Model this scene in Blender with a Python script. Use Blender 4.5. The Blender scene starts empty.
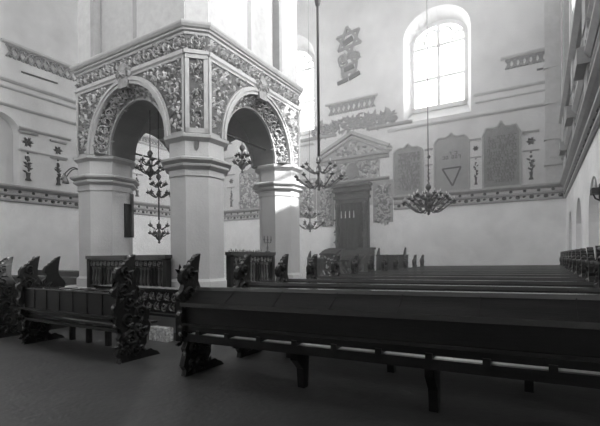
import bpy, math, random
from mathutils import Vector, Matrix
C = bpy.context.scene
COL = C.collection
random.seed(7)
PI = math.pi
sin, cos = math.sin, math.cos

# ------------------------------------------------------------------ materials
def mat(name, col, rough=0.7, noise=0.0, scale=6.0, bump=0.0, bscale=40.0, metal=0.0, spec=0.5, wood=False, detail=6.0):
    m = bpy.data.materials.new(name); m.use_nodes = True
    nt = m.node_tree; b = nt.nodes['Principled BSDF']
    if not isinstance(col, (tuple, list)): col = (col, col, col)
    b.inputs['Base Color'].default_value = (*col, 1)
    b.inputs['Roughness'].default_value = rough
    b.inputs['Metallic'].default_value = metal
    b.inputs['Specular IOR Level'].default_value = spec
    tc = nt.nodes.new('ShaderNodeTexCoord')
    mp = nt.nodes.new('ShaderNodeMapping'); nt.links.new(tc.outputs['Object'], mp.inputs['Vector'])
    if wood: mp.inputs['Scale'].default_value = (0.15, 1.6, 1.6)
    if noise:
        n = nt.nodes.new('ShaderNodeTexNoise'); n.inputs['Scale'].default_value = scale
        n.inputs['Detail'].default_value = detail; n.inputs['Roughness'].default_value = 0.62
        nt.links.new(mp.outputs['Vector'], n.inputs['Vector'])
        r = nt.nodes.new('ShaderNodeValToRGB')
        r.color_ramp.elements[0].position = 0.3; r.color_ramp.elements[1].position = 0.72
        r.color_ramp.elements[0].color = (*[c*(1-noise) for c in col], 1)
        r.color_ramp.elements[1].color = (*[min(1, c*(1+noise)) for c in col], 1)
        nt.links.new(n.outputs['Fac'], r.inputs['Fac']); nt.links.new(r.outputs['Color'], b.inputs['Base Color'])
    if bump:
        n2 = nt.nodes.new('ShaderNodeTexNoise'); n2.inputs['Scale'].default_value = bscale; n2.inputs['Detail'].default_value = 4
        nt.links.new(mp.outputs['Vector'], n2.inputs['Vector'])
        bp = nt.nodes.new('ShaderNodeBump'); bp.inputs['Strength'].default_value = bump; bp.inputs['Distance'].default_value = 0.02
        nt.links.new(n2.outputs['Fac'], bp.inputs['Height']); nt.links.new(bp.outputs['Normal'], b.inputs['Normal'])
    return m

M = {}
M['wall'] = mat('wall_limewash', 0.58, 0.9, 0.12, 1.1, 0.25, 14)
M['dado'] = mat('dado_limewash', 0.82, 0.9, 0.10, 1.3, 0.25, 14)
M['stone'] = mat('bimah_plaster', 0.40, 0.9, 0.07, 2.2, 0.25, 25)
M['mould'] = mat('moulding_plaster', 0.36, 0.85, 0.10, 7, 0.2, 50)
M['ledge'] = mat('ledge_plaster', 0.47, 0.85, 0.12, 6, 0.2, 40)
M['ledge_dark'] = mat('ledge_grey_band', 0.33, 0.9, 0.12, 6)
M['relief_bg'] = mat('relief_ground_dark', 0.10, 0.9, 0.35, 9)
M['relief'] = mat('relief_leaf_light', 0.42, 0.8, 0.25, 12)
M['relief_dim'] = mat('relief_leaf_worn', 0.22, 0.8, 0.3, 12)  # darker of the two relief leaf tones
M['wrelief_bg'] = mat('wall_relief_ground', 0.32, 0.9, 0.15, 5)
M['wrelief'] = mat('wall_relief_leaf', 0.24, 0.9, 0.25, 10)
M['wrelief_lt'] = mat('wall_relief_pale', 0.46, 0.9, 0.15, 10)
M['plaque'] = mat('plaque_ground', 0.24, 0.9, 0.12, 5)
M['plaque_mid'] = mat('plaque_ground_pale', 0.28, 0.9, 0.10, 5)
M['plaque_dark'] = mat('plaque_ground_dark', 0.20, 0.9, 0.12, 5)
M['letter'] = mat('plaque_letter', 0.05, 0.9)
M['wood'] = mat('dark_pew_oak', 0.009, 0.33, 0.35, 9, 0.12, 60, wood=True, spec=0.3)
M['wood_rail'] = mat('polished_rail_oak', 0.016, 0.15, 0.3, 9, wood=True, spec=0.8)
M['wood_matt'] = mat('matt_desk_oak', 0.013, 0.6, 0.4, 9, 0.12, 60, wood=True, spec=0.12)
M['wood_worn'] = mat('worn_rail_oak', 0.11, 0.15, 0.4, 5, wood=True, spec=0.8)  # window sheen on the pew tops put into a paler oak
M['wood_seat'] = mat('worn_seat_oak', 0.6, 0.3, 0.35, 9, wood=True)  # seat colour raised to carry the window light seen in the gap
M['wood_carved'] = mat('carved_oak', 0.009, 0.38, 0.5, 22, 0.4, 30, spec=0.3)
M['wood_gold'] = mat('carved_oak_worn_gilding', 0.20, 0.45, 0.5, 14)  # pale carving, plus highlights painted on pew scrolls and desk top
M['wood_grey'] = mat('faded_oak', 0.075, 0.5, 0.4, 9)
M['ark'] = mat('ark_oak', 0.06, 0.5, 0.3, 8)
M['curtain'] = mat('ark_velvet', 0.05, 0.95, 0.3, 10)
M['chain'] = mat('grey_chain_iron', 0.16, 0.6)  # rods paled to carry the haze in front of them
M['brass_far'] = mat('dusty_brass', 0.13, 0.5, 0.4, 20, metal=0.2)  # haze over the distant chandeliers put into a paler brass
M['iron'] = mat('blackened_iron', 0.02, 0.5, 0.3, 20)
M['brass'] = mat('aged_brass', 0.10, 0.38, 0.4, 20, metal=0.6)
M['brass_grey'] = mat('dull_brass', 0.16, 0.5, 0.4, 20, metal=0.3)
M['candle'] = mat('candle_wax', 0.6, 0.6)
M['opal'] = mat('opal_glass', 0.10, 0.3)
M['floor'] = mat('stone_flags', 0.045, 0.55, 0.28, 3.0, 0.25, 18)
M['frame'] = mat('window_lead_frame', 0.6, 0.6)  # bars paled to carry the haze and bloom of the window
M['ceiling'] = mat('ceiling_plaster', 0.7, 0.9, 0.06, 2)
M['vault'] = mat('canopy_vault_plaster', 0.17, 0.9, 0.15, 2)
def glass():
    m = bpy.data.materials.new('window_glass'); m.use_nodes = True
    nt = m.node_tree; nt.nodes.clear()
    o = nt.nodes.new('ShaderNodeOutputMaterial'); mx = nt.nodes.new('ShaderNodeMixShader')
    t = nt.nodes.new('ShaderNodeBsdfTransparent'); g = nt.nodes.new('ShaderNodeBsdfGlossy')
    t.inputs['Color'].default_value = (0.96, 0.96, 0.96, 1); g.inputs['Roughness'].default_value = 0.1
    mx.inputs['Fac'].default_value = 0.06
    nt.links.new(t.outputs[0], mx.inputs[1]); nt.links.new(g.outputs[0], mx.inputs[2]); nt.links.new(mx.outputs[0], o.inputs['Surface'])
    return m
M['glass'] = glass()

# ------------------------------------------------------------------ mesh builder
def wloc(o):
    v = Vector((0, 0, 0))
    while o is not None:
        v += o.location; o = o.parent
    return v

class MB:
    def __init__(s): s.v = []; s.f = []; s.sm = []
    def add(s, vs, fs, smooth=False):
        k = len(s.v); s.v.extend([tuple(a) for a in vs])
        for f in fs: s.f.append(tuple(i+k for i in f)); s.sm.append(smooth)
        return s
    def box(s, x0, x1, y0, y1, z0, z1):
        vs = [(x, y, z) for z in (z0, z1) for y in (y0, y1) for x in (x0, x1)]
        return s.add(vs, [(0,2,3,1),(4,5,7,6),(0,1,5,4),(2,6,7,3),(0,4,6,2),(1,3,7,5)])
    def hexa(s, vs):   # 8 corners ordered as box
        return s.add(vs, [(0,2,3,1),(4,5,7,6),(0,1,5,4),(2,6,7,3),(0,4,6,2),(1,3,7,5)])
    def extr(s, prof, vec):   # planar polygon (3d points) extruded by vec
        n = len(prof); vec = Vector(vec)
        a = [Vector(p) for p in prof]; b = [p+vec for p in a]
        fs = [tuple(range(n))[::-1], tuple(range(n, 2*n))]
        fs += [(i, (i+1) % n, n+(i+1) % n, n+i) for i in range(n)]
        return s.add(a+b, fs)
    def tube(s, pts, r, n=6, r2=None, caps=True):
        pts = [Vector(p) for p in pts]; m = len(pts)
        rings = []; up = Vector((0, 0, 1))
        for i, p in enumerate(pts):
            t = (pts[min(i+1, m-1)]-pts[max(i-1, 0)])
            if t.length < 1e-9: t = Vector((0, 0, 1))
            t.normalize()
            ref = up if abs(t.z) < 0.95 else Vector((1, 0, 0))
            a = t.cross(ref).normalized(); b = t.cross(a)
            rr = r if r2 is None else r+(r2-r)*i/(m-1)
            rings.append([p+a*rr*cos(2*PI*k/n)+b*rr*sin(2*PI*k/n) for k in range(n)])
        vs = [q for ring in rings for q in ring]
        fs = [(i*n+k, i*n+(k+1) % n, (i+1)*n+(k+1) % n, (i+1)*n+k) for i in range(m-1) for k in range(n)]
        if caps: fs += [tuple(range(n))[::-1], tuple(range((m-1)*n, m*n))]
        return s.add(vs, fs, True)
    def lathe(s, c, prof, n=12, a0=0.0, smooth=True):  # prof: (z, r) about vertical axis through c
        vs = []; m = len(prof)
        for z, r in prof:
            for k in range(n):
                a = a0+2*PI*k/n; vs.append((c[0]+r*cos(a), c[1]+r*sin(a), c[2]+z))
        fs = [(i*n+k, i*n+(k+1) % n, (i+1)*n+(k+1) % n, (i+1)*n+k) for i in range(m-1) for k in range(n)]
        fs += [tuple(range(n))[::-1], tuple(range((m-1)*n, m*n))]
        return s.add(vs, fs, smooth)
    def rings(s, rs, closed_ends=True, loop=False):   # list of equal-length rings
        n = len(rs[0]); m = len(rs); vs = [p for r in rs for p in r]
        fs = [(i*n+k, i*n+(k+1) % n, (i+1)*n+(k+1) % n, (i+1)*n+k) for i in range(m-1) for k in range(n)]
        if loop: fs += [((m-1)*n+k, (m-1)*n+(k+1) % n, (k+1) % n, k) for k in range(n)]
        elif closed_ends: fs += [tuple(range(n))[::-1], tuple(range((m-1)*n, m*n))]
        return s.add(vs, fs)
    def blob(s, c, r, n=8, sq=1.0):
        pr = [(-r*sq*cos(PI*i/5), max(1e-4, r*sin(PI*i/5))) for i in range(6)]
        return s.lathe(c, pr, n)
    def build(s, name, m, parent=None, origin=None):
        me = bpy.data.meshes.new(name)
        off = wloc(parent) if parent is not None else Vector(origin) if origin is not None else None
        if off is None and s.v:
            xs = [v[0] for v in s.v]; ys = [v[1] for v in s.v]; zs = [v[2] for v in s.v]
            off = Vector(((min(xs)+max(xs))/2, (min(ys)+max(ys))/2, min(zs)))
        me.from_pydata([(v[0]-off.x, v[1]-off.y, v[2]-off.z) for v in s.v], [], s.f)
        me.polygons.foreach_set('use_smooth', s.sm)
        me.materials.append(M[m] if isinstance(m, str) else m)
        me.validate(); me.update()
        import bmesh
        bm = bmesh.new(); bm.from_mesh(me); bmesh.ops.recalc_face_normals(bm, faces=bm.faces); bm.to_mesh(me); bm.free()
        o = bpy.data.objects.new(name, me); COL.objects.link(o)
        if parent is not None: o.parent = parent
        else: o.location = off
        return o

class FR:
    """a wall plane: u along it, z up, d out of it into the room"""
    def __init__(s, o, u, n): s.o = Vector(o); s.u = Vector(u); s.n = Vector(n); s.z = Vector((0, 0, 1))
    def p(s, u, z, d=0.0): return s.o+s.u*u+s.z*z+s.n*d
    def box(s, mb, u0, u1, z0, z1, d0, d1):
        mb.hexa([s.p(u, z, d) for z in (z0, z1) for d in (d0, d1) for u in (u0, u1)])
    def bar(s, mb, u0, z0, u1, z1, w, d0, d1):
        t = Vector((u1-u0, z1-z0)); L = t.length or 1e-6; nx, nz = -t.y/L*w/2, t.x/L*w/2
        mb.hexa([s.p(u0+nx*a if e == 0 else u1+nx*a, (z0 if e == 0 else z1)+nz*a, d) for d in (d0, d1) for a in (-1, 1) for e in (0, 1)])
    def poly(s, mb, pts, d0, d1):
        mb.extr([s.p(u, z, d0) for u, z in pts], s.n*(d1-d0))
    def mould(s, mb, u0, u1, prof):   # prof: list of (d, z), polygon
        mb.extr([s.p(u0, z, d) for d, z in prof], s.u*(u1-u0))
    def leaf(s, mb, u, z, ang, L, W, h, d=0.0):
        ca, sa = cos(ang), sin(ang)
        q = [(0, -W/2), (L*0.45, -W), (L, 0), (L*0.45, W), (0, W/2), ]
        vs = [s.p(u+a*ca-b*sa, z+a*sa+b*ca, d) for a, b in q]+[s.p(u+L*0.4*ca, z+L*0.4*sa, d+h)]
        mb.add(vs, [(0, 1, 5), (1, 2, 5), (2, 3, 5), (3, 4, 5), (4, 0, 5)])
    def disc(s, mb, u, z, r, h, d=0.0, n=6, a0=0.0, star=1.0):
        vs = []
        m = n*2
        for k in range(m):
            rr = r if k % 2 == 0 else r*star
            a = a0+2*PI*k/m; vs.append(s.p(u+rr*cos(a), z+rr*sin(a), d))
        vs.append(s.p(u, z, d+h))
        mb.add(vs, [(k, (k+1) % m, m) for k in range(m)])
    def spiral(s, mb, u, z, r, turns, a0, w, h, d=0.0, dirn=1, n=18):
        pr = None; vs = []
        for i in range(n+1):
            t = i/n; a = a0+dirn*turns*2*PI*t; rr = r*(1-0.78*t)
            for k, (dr, dh) in enumerate(((-w, 0), (0, h), (w, 0))):
                vs.append(s.p(u+(rr+dr)*cos(a), z+(rr+dr)*sin(a), d+dh))
        fs = []
        for i in range(n):
            b = i*3; fs += [(b, b+1, b+4, b+3), (b+1, b+2, b+5, b+4)]
        mb.add(vs, fs)
    def tube(s, mb, pts, r, d=0.0, n=5): mb.tube([s.p(u, z, d) for u, z in pts], r, n)

def tag(o, label=None, cat=None, group=None, kind=None):
    if label: o['label'] = label
    if cat: o['category'] = cat
    if group: o['group'] = group
    if kind: o['kind'] = kind
    return o
def thing(name, loc, label, cat, group=None):
    o = bpy.data.objects.new(name, None); COL.objects.link(o); o.location = loc
    o.empty_display_size = 0.2
    return tag(o, label, cat, group)

# ------------------------------------------------------------------ room dimensions
XL, XR, YB, YF, ZC = -14.8, 0.76, -1.2, 16.0, 13.2
FARW = FR((0, YF, 0), (1, 0, 0), (0, -1, 0))
LEFW = FR((XL, 0, 0), (0, 1, 0), (1, 0, 0))
RIGW = FR((XR, 0, 0), (0, 1, 0), (-1, 0, 0))
BACW = FR((0, YB, 0), (1, 0, 0), (0, 1, 0))

def arch_pts(u0, u1, zs, rise, n=14):
    c, r = (u0+u1)/2, (u1-u0)/2
    return [(c-r*cos(PI*i/n), zs+rise*sin(PI*i/n)) for i in range(n+1)]

def wall_panel(mb, fr, ua, ub, za, zb, holes, t, splay=None, n=14):
    """inner skin of a wall with arched holes plus their reveals (depth t); holes: (u0,u1,z0,zs,rise,inset_side,inset_sill,inset_top)"""
    hs = sorted(holes); cuts = [ua]
    for h in hs: cuts += [h[0], h[1]]
    cuts.append(ub)
    q = lambda a, b, c, d: mb.add([a, b, c, d], [(0, 1, 2, 3)])
    for i in range(0, len(cuts), 2):
        q(fr.p(cuts[i], za), fr.p(cuts[i+1], za), fr.p(cuts[i+1], zb), fr.p(cuts[i], zb))
    for (u0, u1, z0, zs, rise, ins, sill, top) in hs:
        if z0 > za: q(fr.p(u0, za), fr.p(u1, za), fr.p(u1, z0), fr.p(u0, z0))
        P = arch_pts(u0, u1, zs, rise, n)
        for a, b in zip(P, P[1:]):
            q(fr.p(*a), fr.p(*b), fr.p(b[0], zb), fr.p(a[0], zb))
        outer = [(u0, z0)]+P+[(u1, z0)]
        P2 = arch_pts(u0+ins, u1-ins, zs, max(0.05, rise-top), n)
        inner = [(u0+ins, z0+sill)]+P2+[(u1-ins, z0+sill)]
        for k in range(len(outer)):
            j = (k+1) % len(outer)
            q(fr.p(*outer[k]), fr.p(*outer[j]), fr.p(*inner[j], -t), fr.p(*inner[k], -t))
def hole_back(mb, fr, h, t, n=14):
    u0, u1, z0, zs, rise, ins, sill, top = h
    P = [(u0+ins, z0+sill)]+arch_pts(u0+ins, u1-ins, zs, max(.05, rise-top), n)+[(u1-ins, z0+sill)]
    mb.add([fr.p(u, z, -t) for u, z in P], [tuple(range(len(P)))])
def outer_skin(mb, fr, ua, ub, za, zb, holes, t):
    """outer leaf of the wall, so that daylight only comes through the openings"""
    hs = sorted(holes); cuts = [ua]
    for h in hs: cuts += [h[0]+h[5], h[1]-h[5]]
    cuts.append(ub)
    q = lambda a, b, c, d: mb.add([a, b, c, d], [(0, 1, 2, 3)])
    for i in range(0, len(cuts), 2):
        q(fr.p(cuts[i], za, -t), fr.p(cuts[i+1], za, -t), fr.p(cuts[i+1], zb, -t), fr.p(cuts[i], zb, -t))
    for (u0, u1, z0, zs, rise, ins, sill, top) in hs:
        q(fr.p(u0+ins, za, -t), fr.p(u1-ins, za, -t), fr.p(u1-ins, z0+sill, -t), fr.p(u0+ins, z0+sill, -t))
        P = arch_pts(u0+ins, u1-ins, zs, max(.05, rise-top))
        for a, b in zip(P, P[1:]): q(fr.p(*a, -t), fr.p(*b, -t), fr.p(b[0], zb, -t), fr.p(a[0], zb, -t))

WT = 0.7
far_holes = [(-4.64, -2.14, 6.66, 9.90, 1.02, 0.22, 0.58, 0.37), (-11.4, -8.62, 6.66, 10.2, 1.50, 0.30, 0.55, 0.45)]
right_wins = [(3.0, 5.0, 6.9, 9.6, 1.0, 0.15, 0.25, 0.12), (8.46, 10.64, 6.80, 9.0, 1.0, 0.06, 0.12, 0.12)]
left_wins = [(1.4, 3.6, 6.9, 9.6, 1.1, 0.2, 0.4, 0.2), (11.4, 13.6, 6.9, 9.6, 1.1, 0.2, 0.4, 0.2)]
back_wins = [(-12.4, -10.2, 6.7, 9.5, 1.1, 0.2, 0.4, 0.2), (-8.4, -6.2, 6.7, 9.5, 1.1, 0.2, 0.4, 0.2), (-4.4, -2.2, 6.7, 9.5, 1.1, 0.2, 0.4, 0.2)]
right_niches = [(7.42, 8.95, 0.0, 1.94, 0.70, 0.0, 0.0, 0.0), (10.35, 11.9, 0.0, 1.95, 0.70, 0, 0, 0), (13.4, 14.75, 0.0, 2.0, 0.62, 0, 0, 0)]
left_niche = [(5.3, 6.78, 3.82, 5.55, 0.55, 0.06, 0.05, 0.06)]

ZD = 3.5
def room_wall(name, fr, ua, ub, lows, highs, niches=()):
    mb = MB()
    z = ZD
    if niches: wall_panel(mb, fr, ua, ub, ZD, 6.5, niches, .3); z = 6.5
    for h in niches: hole_back(mb, fr, h, .3)
    wall_panel(mb, fr, ua, ub, z, ZC, highs, WT)
    outer_skin(mb, fr, ua-0.7, ub+0.7, -.1, ZC, highs, WT)
    o = mb.build(name, 'wall'); tag(o, kind='structure')
    mb = MB(); wall_panel(mb, fr, ua, ub, 0, ZD, lows, 0.45)
    for h in lows: hole_back(mb, fr, h, 0.45)
    tag(mb.build('dado', 'dado', o), kind='structure')

room_wall('wall_far', FARW, XL, XR, [], far_holes)
room_wall('wall_right', RIGW, YB, YF, right_niches, right_wins)
room_wall('wall_back', BACW, XL, XR, [], back_wins)
room_wall('wall_left', LEFW, YB, YF, [], left_wins, left_niche)
mb = MB().box(XL-.8, XR+.8, YB-.8, YF+.8, -0.15, 0.0); tag(mb.build('floor', 'floor'), kind='structure')
mb = MB().box(XL-.8, XR+.8, YB-.8, YF+.8, ZC, ZC+.15); tag(mb.build('ceiling', 'ceiling'), kind='structure')

# windows
def window(i, fr, h, t, cols=2, rows=3, bars=True):
    u0, u1, z0, zs, rise, ins, sill, top = h
    a, b, zb, rs = u0+ins, u1-ins, z0+sill, rise-top
    d = -t+0.10
    mb = MB()
    P = arch_pts(a, b, zs, rs, 16)
    out = [(a, zb)]+P+[(b, zb)]
    for k in range(len(out)):
        p, q = out[k], out[(k+1) % len(out)]
        fr.bar(mb, p[0], p[1], q[0], q[1], 0.17, d-0.04, d+0.07)
    c, r = (a+b)/2, (b-a)/2
    H = zs+rs-zb
    for k in range(1, cols):
        u = a+(b-a)*k/cols
        zt = zs+rs*math.sqrt(max(0, 1-((u-c)/r)**2))
        fr.box(mb, u-0.06, u+0.06, zb, zt, d-0.03, d+0.05)
    zr = [zb+H*0.355, zb+H*0.735]
    for z in zr: fr.box(mb, a, b, z-0.05, z+0.05, d-0.03, d+0.05)
    # small round-headed tracery lights at the head
    w = (b-a)/4
    for k in range(4):
        uc = a+w*(k+.5)
        zt = zs+rs*math.sqrt(max(0, 1-(min(abs(uc-c)+w*.25, r*.98)/r)**2))-0.16
        zt = min(zt, zr[1]+H*0.2)
        pts = [(uc-w*.46*cos(PI*j/8), zt-w*.46+w*.46*sin(PI*j/8)) for j in range(9)]
        for p, q in zip(pts, pts[1:]): fr.bar(mb, p[0], p[1], q[0], q[1], 0.075, d-0.02, d+0.03)
        fr.box(mb, uc-w*.5-0.035, uc-w*.5+0.035, zr[1], zt-w*.4, d-0.02, d+0.03)
    for k in range(1, 9):           # thin lead bars
        z = zb+(zr[1]-zb)*k/9
        fr.box(mb, a, b, z-0.006, z+0.006, d-0.005, d+0.012)
    w_ = mb.build('window_%d' % i, 'frame'); tag(w_, kind='structure')
    mb = MB(); mb.add([fr.p(u, z, d-0.01) for u, z in out], [tuple(range(len(out)))])
    g = mb.build('pane', 'glass', w_); g['kind'] = 'structure'
wi = 1
for fr, hs, t in ((FARW, far_holes, WT), (RIGW, right_wins, WT), (LEFW, left_wins, WT), (BACW, back_wins, WT)):
    for h in hs: window(wi, fr, h, t); wi += 1

# ledges (dado cornice with two rows of rosettes) and string courses
def dado(name, fr, u0, u1, gaps=(), step=0.42):
    mb = MB()
    fr.mould(mb, u0, u1, [(0, 3.76), (0.17, 3.76), (0.17, 3.71), (0.12, 3.66), (0.06, 3.62), (0.0, 3.62)])
    fr.mould(mb, u0, u1, [(0, 3.52), (0.09, 3.52), (0.09, 3.46), (0.05, 3.42), (0.0, 3.42)])
    fr.mould(mb, u0, u1, [(0, 3.30), (0.06, 3.30), (0.06, 3.25), (0.03, 3.22), (0.0, 3.22)])
    o = mb.build(name, 'ledge_dark'); tag(o, kind='structure')
    mb = MB(); fr.box(mb, u0, u1, 3.30, 3.62, 0, 0.025); tag(mb.build('band', 'ledge', o), kind='structure')
    mb = MB(); u = u0+0.2; k = 0
    while u < u1-0.1:
        fr.disc(mb, u, 3.36, 0.075, 0.05, 0.025, 4, 0.3)
        fr.disc(mb, u+step/2, 3.57, 0.06, 0.04, 0.025, 3)
        fr.leaf(mb, u+step*.35, 3.36, 0.3, 0.12, 0.04, 0.03, 0.025)
        u += step
    r = mb.build('rosettes', 'letter', o); r['kind'] = 'structure'
ARKL, ARKR = -8.0, -5.6
dado('trim_1', FARW, XL, -9.2); dado('trim_2', FARW, -5.05, XR); dado('trim_3', LEFW, YB, YF); dado('trim_4', RIGW, YB, YF)
def strings(name, fr, segs, mm='ledge'):
    mb = MB()
    for (u0, u1, z, h, d) in segs:
        fr.mould(mb, u0, u1, [(0, z+h), (d, z+h), (d, z+h*.6), (d*.5, z), (0, z)])
    tag(mb.build(name, mm), kind='structure')
strings('trim_5', FARW, [(-2.05, 0.62, 7.16, .09, .07), (-2.0, 0.7, 6.90, .06, .05), (-5.3, 0.70, 6.40, .09, .08), (-14.8, -8.7, 6.40, .09, .08)])
strings('trim_6', LEFW, [(YB, YF, 7.10, .10, .10), (YB, YF, 6.88, .07, .07), (YB, YF, 6.30, .09, .09)])
strings('trim_7', RIGW, [(YB, YF, 5.62, .14, .20), (YB, YF, 5.05, .10, .10), (YB, YF, 4.42, .16, .14), (YB, YF, 4.20, .08, .08)], 'ledge_dark')
# corner pilaster of the far wall, with panelled shaft
mb = MB()
FARW.box(mb, 0.18, 0.76, 3.76, 13.1, 0, 0.10)
FARW.box(mb, 0.30, 0.64, 4.6, 13.1, 0.10, 0.15)
for z in (4.35, 5.2, 6.4, 7.6): FARW.box(mb, 0.14, 0.76, z, z+.12, 0, 0.18)
RIGW.box(mb, 14.6, 16, 3.76, 13.1, 0, 0.08)
RIGW.box(mb, 14.9, 15.7, 4.6, 13.1, 0.08, 0.13)
tag(mb.build('trim_8', 'ledge'), kind='structure')
# bracketed strip of modillions on the right wall
mb = MB()
y = 7.3
while y < 15.6:
    RIGW.box(mb, y, y+.09, 4.62, 4.72, 0.02, 0.13); y += 0.22
for y in (8.1, 11.0, 14.2):
    RIGW.box(mb, y-.28, y+.28, 3.76, 5.05, 0, 0.10); RIGW.box(mb, y-.36, y+.36, 4.36, 4.62, 0, 0.24)
    RIGW.box(mb, y-.30, y+.30, 5.05, 13.1, 0, 0.12)
tag(mb.build('trim_9', 'ledge_dark'), kind='structure')
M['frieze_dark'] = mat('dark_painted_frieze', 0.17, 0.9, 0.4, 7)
mb = MB(); RIGW.box(mb, YB, YF, 3.78, 5.6, 0, .015); tag(mb.build('trim_11', 'frieze_dark'), kind='structure')  # darker tone laid over the upper right wall

# ------------------------------------------------------------------ relief helpers
def foliage(fr, mbl, mbd, u0, u1, z0, z1, ok, n, d=0.0, L=(.07, .15), h=.045):
    for _ in range(n):
        u, z = random.uniform(u0, u1), random.uniform(z0, z1)
        if not ok(u, z): continue
        l = random.uniform(*L); a = random.uniform(0, 2*PI)
        tgt = mbl if random.random() < 0.55 else mbd
        fr.leaf(tgt, u, z, a, l, l*.28, h, d)
        if random.random() < 0.12: fr.disc(tgt, u, z, l*.5, h, d, 5, a, .55)
def scroll_row(fr, mbl, mbd, u0, u1, zc, r, d=0.0, h=.05):
    n = max(1, round((u1-u0)/(2.15*r))); w = (u1-u0)/n
    for i in range(n):
        u = u0+w*(i+.5); s = 1 if i % 2 == 0 else -1
        fr.spiral(mbl, u, zc, r*.86, 1.15, PI*.5*s, r*.16, h, d, s)
        fr.disc(mbl, u, zc, r*.30, h*1.2, d, 5, random.random(), .5)
        for k in range(9):
            a = 2*PI*k/9+random.random()*.3
            fr.leaf(mbl if k % 2 else mbd, u+r*.55*cos(a), zc+r*.55*sin(a), a+s*.9, r*.5, r*.15, h, d)
        for k in range(4):
            fr.leaf(mbd, u+w*.5+random.uniform(-.15, .15)*w, zc+random.uniform(-.8, .8)*r, random.random()*6.3, r*.5, r*.17, h, d)

# ------------------------------------------------------------------ bimah (four-pillared reading platform)
BX0, BX1, BY0, BY1, CUT = -9.37, -5.34, 5.36, 9.27, 0.295
PIL = [(-5.84, 5.86, .50), (-8.83, 5.90, .54), (-5.83, 8.78, .49), (-8.83, 8.73, .54)]   # pillar centres and half-widths
bimah = thing('bimah', (-7.43, 7.42, 0), 'white stuccoed four-pillar reading platform with arches and carved leafy frieze', 'bimah')

def foot(d, z):
    c = CUT+d*.586; x0, x1, y0, y1 = BX0-d, BX1+d, BY0-d, BY1+d
    return [(x0+c, y0, z), (x1-c, y0, z), (x1, y0+c, z), (x1, y1-c, z), (x1-c, y1, z), (x0+c, y1, z), (x0, y1-c, z), (x0, y0+c, z)]
def octa(cx, cy, ap, z):
    R_ = ap/cos(PI/8)
    return [(cx+R_*cos(PI/8+k*PI/4), cy+R_*sin(PI/8+k*PI/4), z) for k in range(8)]
def oct_ring(mb, prof):  # closed moulding running round the octagonal-cornered footprint
    mb.rings([foot(d, z) for d, z in prof], loop=True)

mb = MB().rings([foot(0.27, 0.0), foot(0.27, 0.60), foot(0.33, 0.63), foot(0.33, 0.72), ])
mb.build('plinth', 'stone', bimah)
for cx, cy, A in PIL:
    if True:
        s = MB().rings([octa(cx, cy, A+.05, 0.72), octa(cx, cy, A+.05, 0.90), octa(cx, cy, A, 0.95), octa(cx, cy, A, 2.90)]).build('pillar', 'stone', bimah)
        m = MB()
        prof = [(A, 2.88), (A+.02, 2.88), (A+.02, 3.0), (A+.05, 3.02), (A+.10, 3.05), (A+.11, 3.08), (A+.08, 3.10), (A+.09, 3.11), (A+.16, 3.15), (A+.17, 3.19), (A+.10, 3.22), (A+.01, 3.24), (A+.01, 3.52), (A+.05, 3.55), (A+.10, 3.58), (A+.11, 3.63), (A+.04, 3.66)]
        m.rings([octa(cx, cy, a, z) for a, z in prof]); m.build('capital', 'stone', s)
        m = MB().rings([octa(cx, cy, A-.001, 3.66), octa(cx, cy, A-.001, 5.2)]); m.build('pier_block', 'mould', s)
        # framed carved panel on each outer chamfer
        sx, sy = (1 if cx > -7 else -1), (1 if cy > 7 else -1)
        nrm = Vector((sx, sy, 0)).normalized(); uu = Vector((-nrm.y, nrm.x, 0))
        f = FR(Vector((cx, cy, 0))+nrm*A, uu, nrm); w = .205
        m = MB()
        f.box(m, -w, -w+.075, 3.67, 5.2, 0, .04); f.box(m, w-.075, w, 3.67, 5.2, 0, .04)
        f.box(m, -w, w, 3.67, 3.76, 0, .04); f.box(m, -w, w, 5.05, 5.2, 0, .05); f.box(m, -w-.02, w+.02, 5.13, 5.2, 0, .07)
        m.build('panel_frame', 'mould', s)
        m = MB(); f.box(m, -w+.075, w-.075, 3.76, 5.05, -.01, .005); g = m.build('panel_ground', 'relief_bg', s)
        l, dk = MB(), MB()
        foliage(f, l, dk, -w+.09, w-.09, 3.80, 5.0, lambda u, z: True, 80, .005, (.05, .10))
        for z in (3.95, 4.2, 4.45, 4.7): f.disc(l, 0, z, .075, .06, .005, 6, .2, .6)
        for z in (3.9, 4.3, 4.7): f.spiral(dk, 0, z+.1, .09, 1.1, 0, .014, .05, .005, 1, 12)
        l.build('panel_leaves', 'relief', s); dk.build('panel_shade_leaves', 'relief_dim', s)
        if sx > 0 and sy < 0:   # small inset mark on the near capital
            m = MB(); f.poly(m, [(-.045, 3.52), (.045, 3.52), (.035, 3.40), (0, 3.34), (-.035, 3.40)], .0, .04); m.build('shield', 'relief_bg', s)

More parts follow.
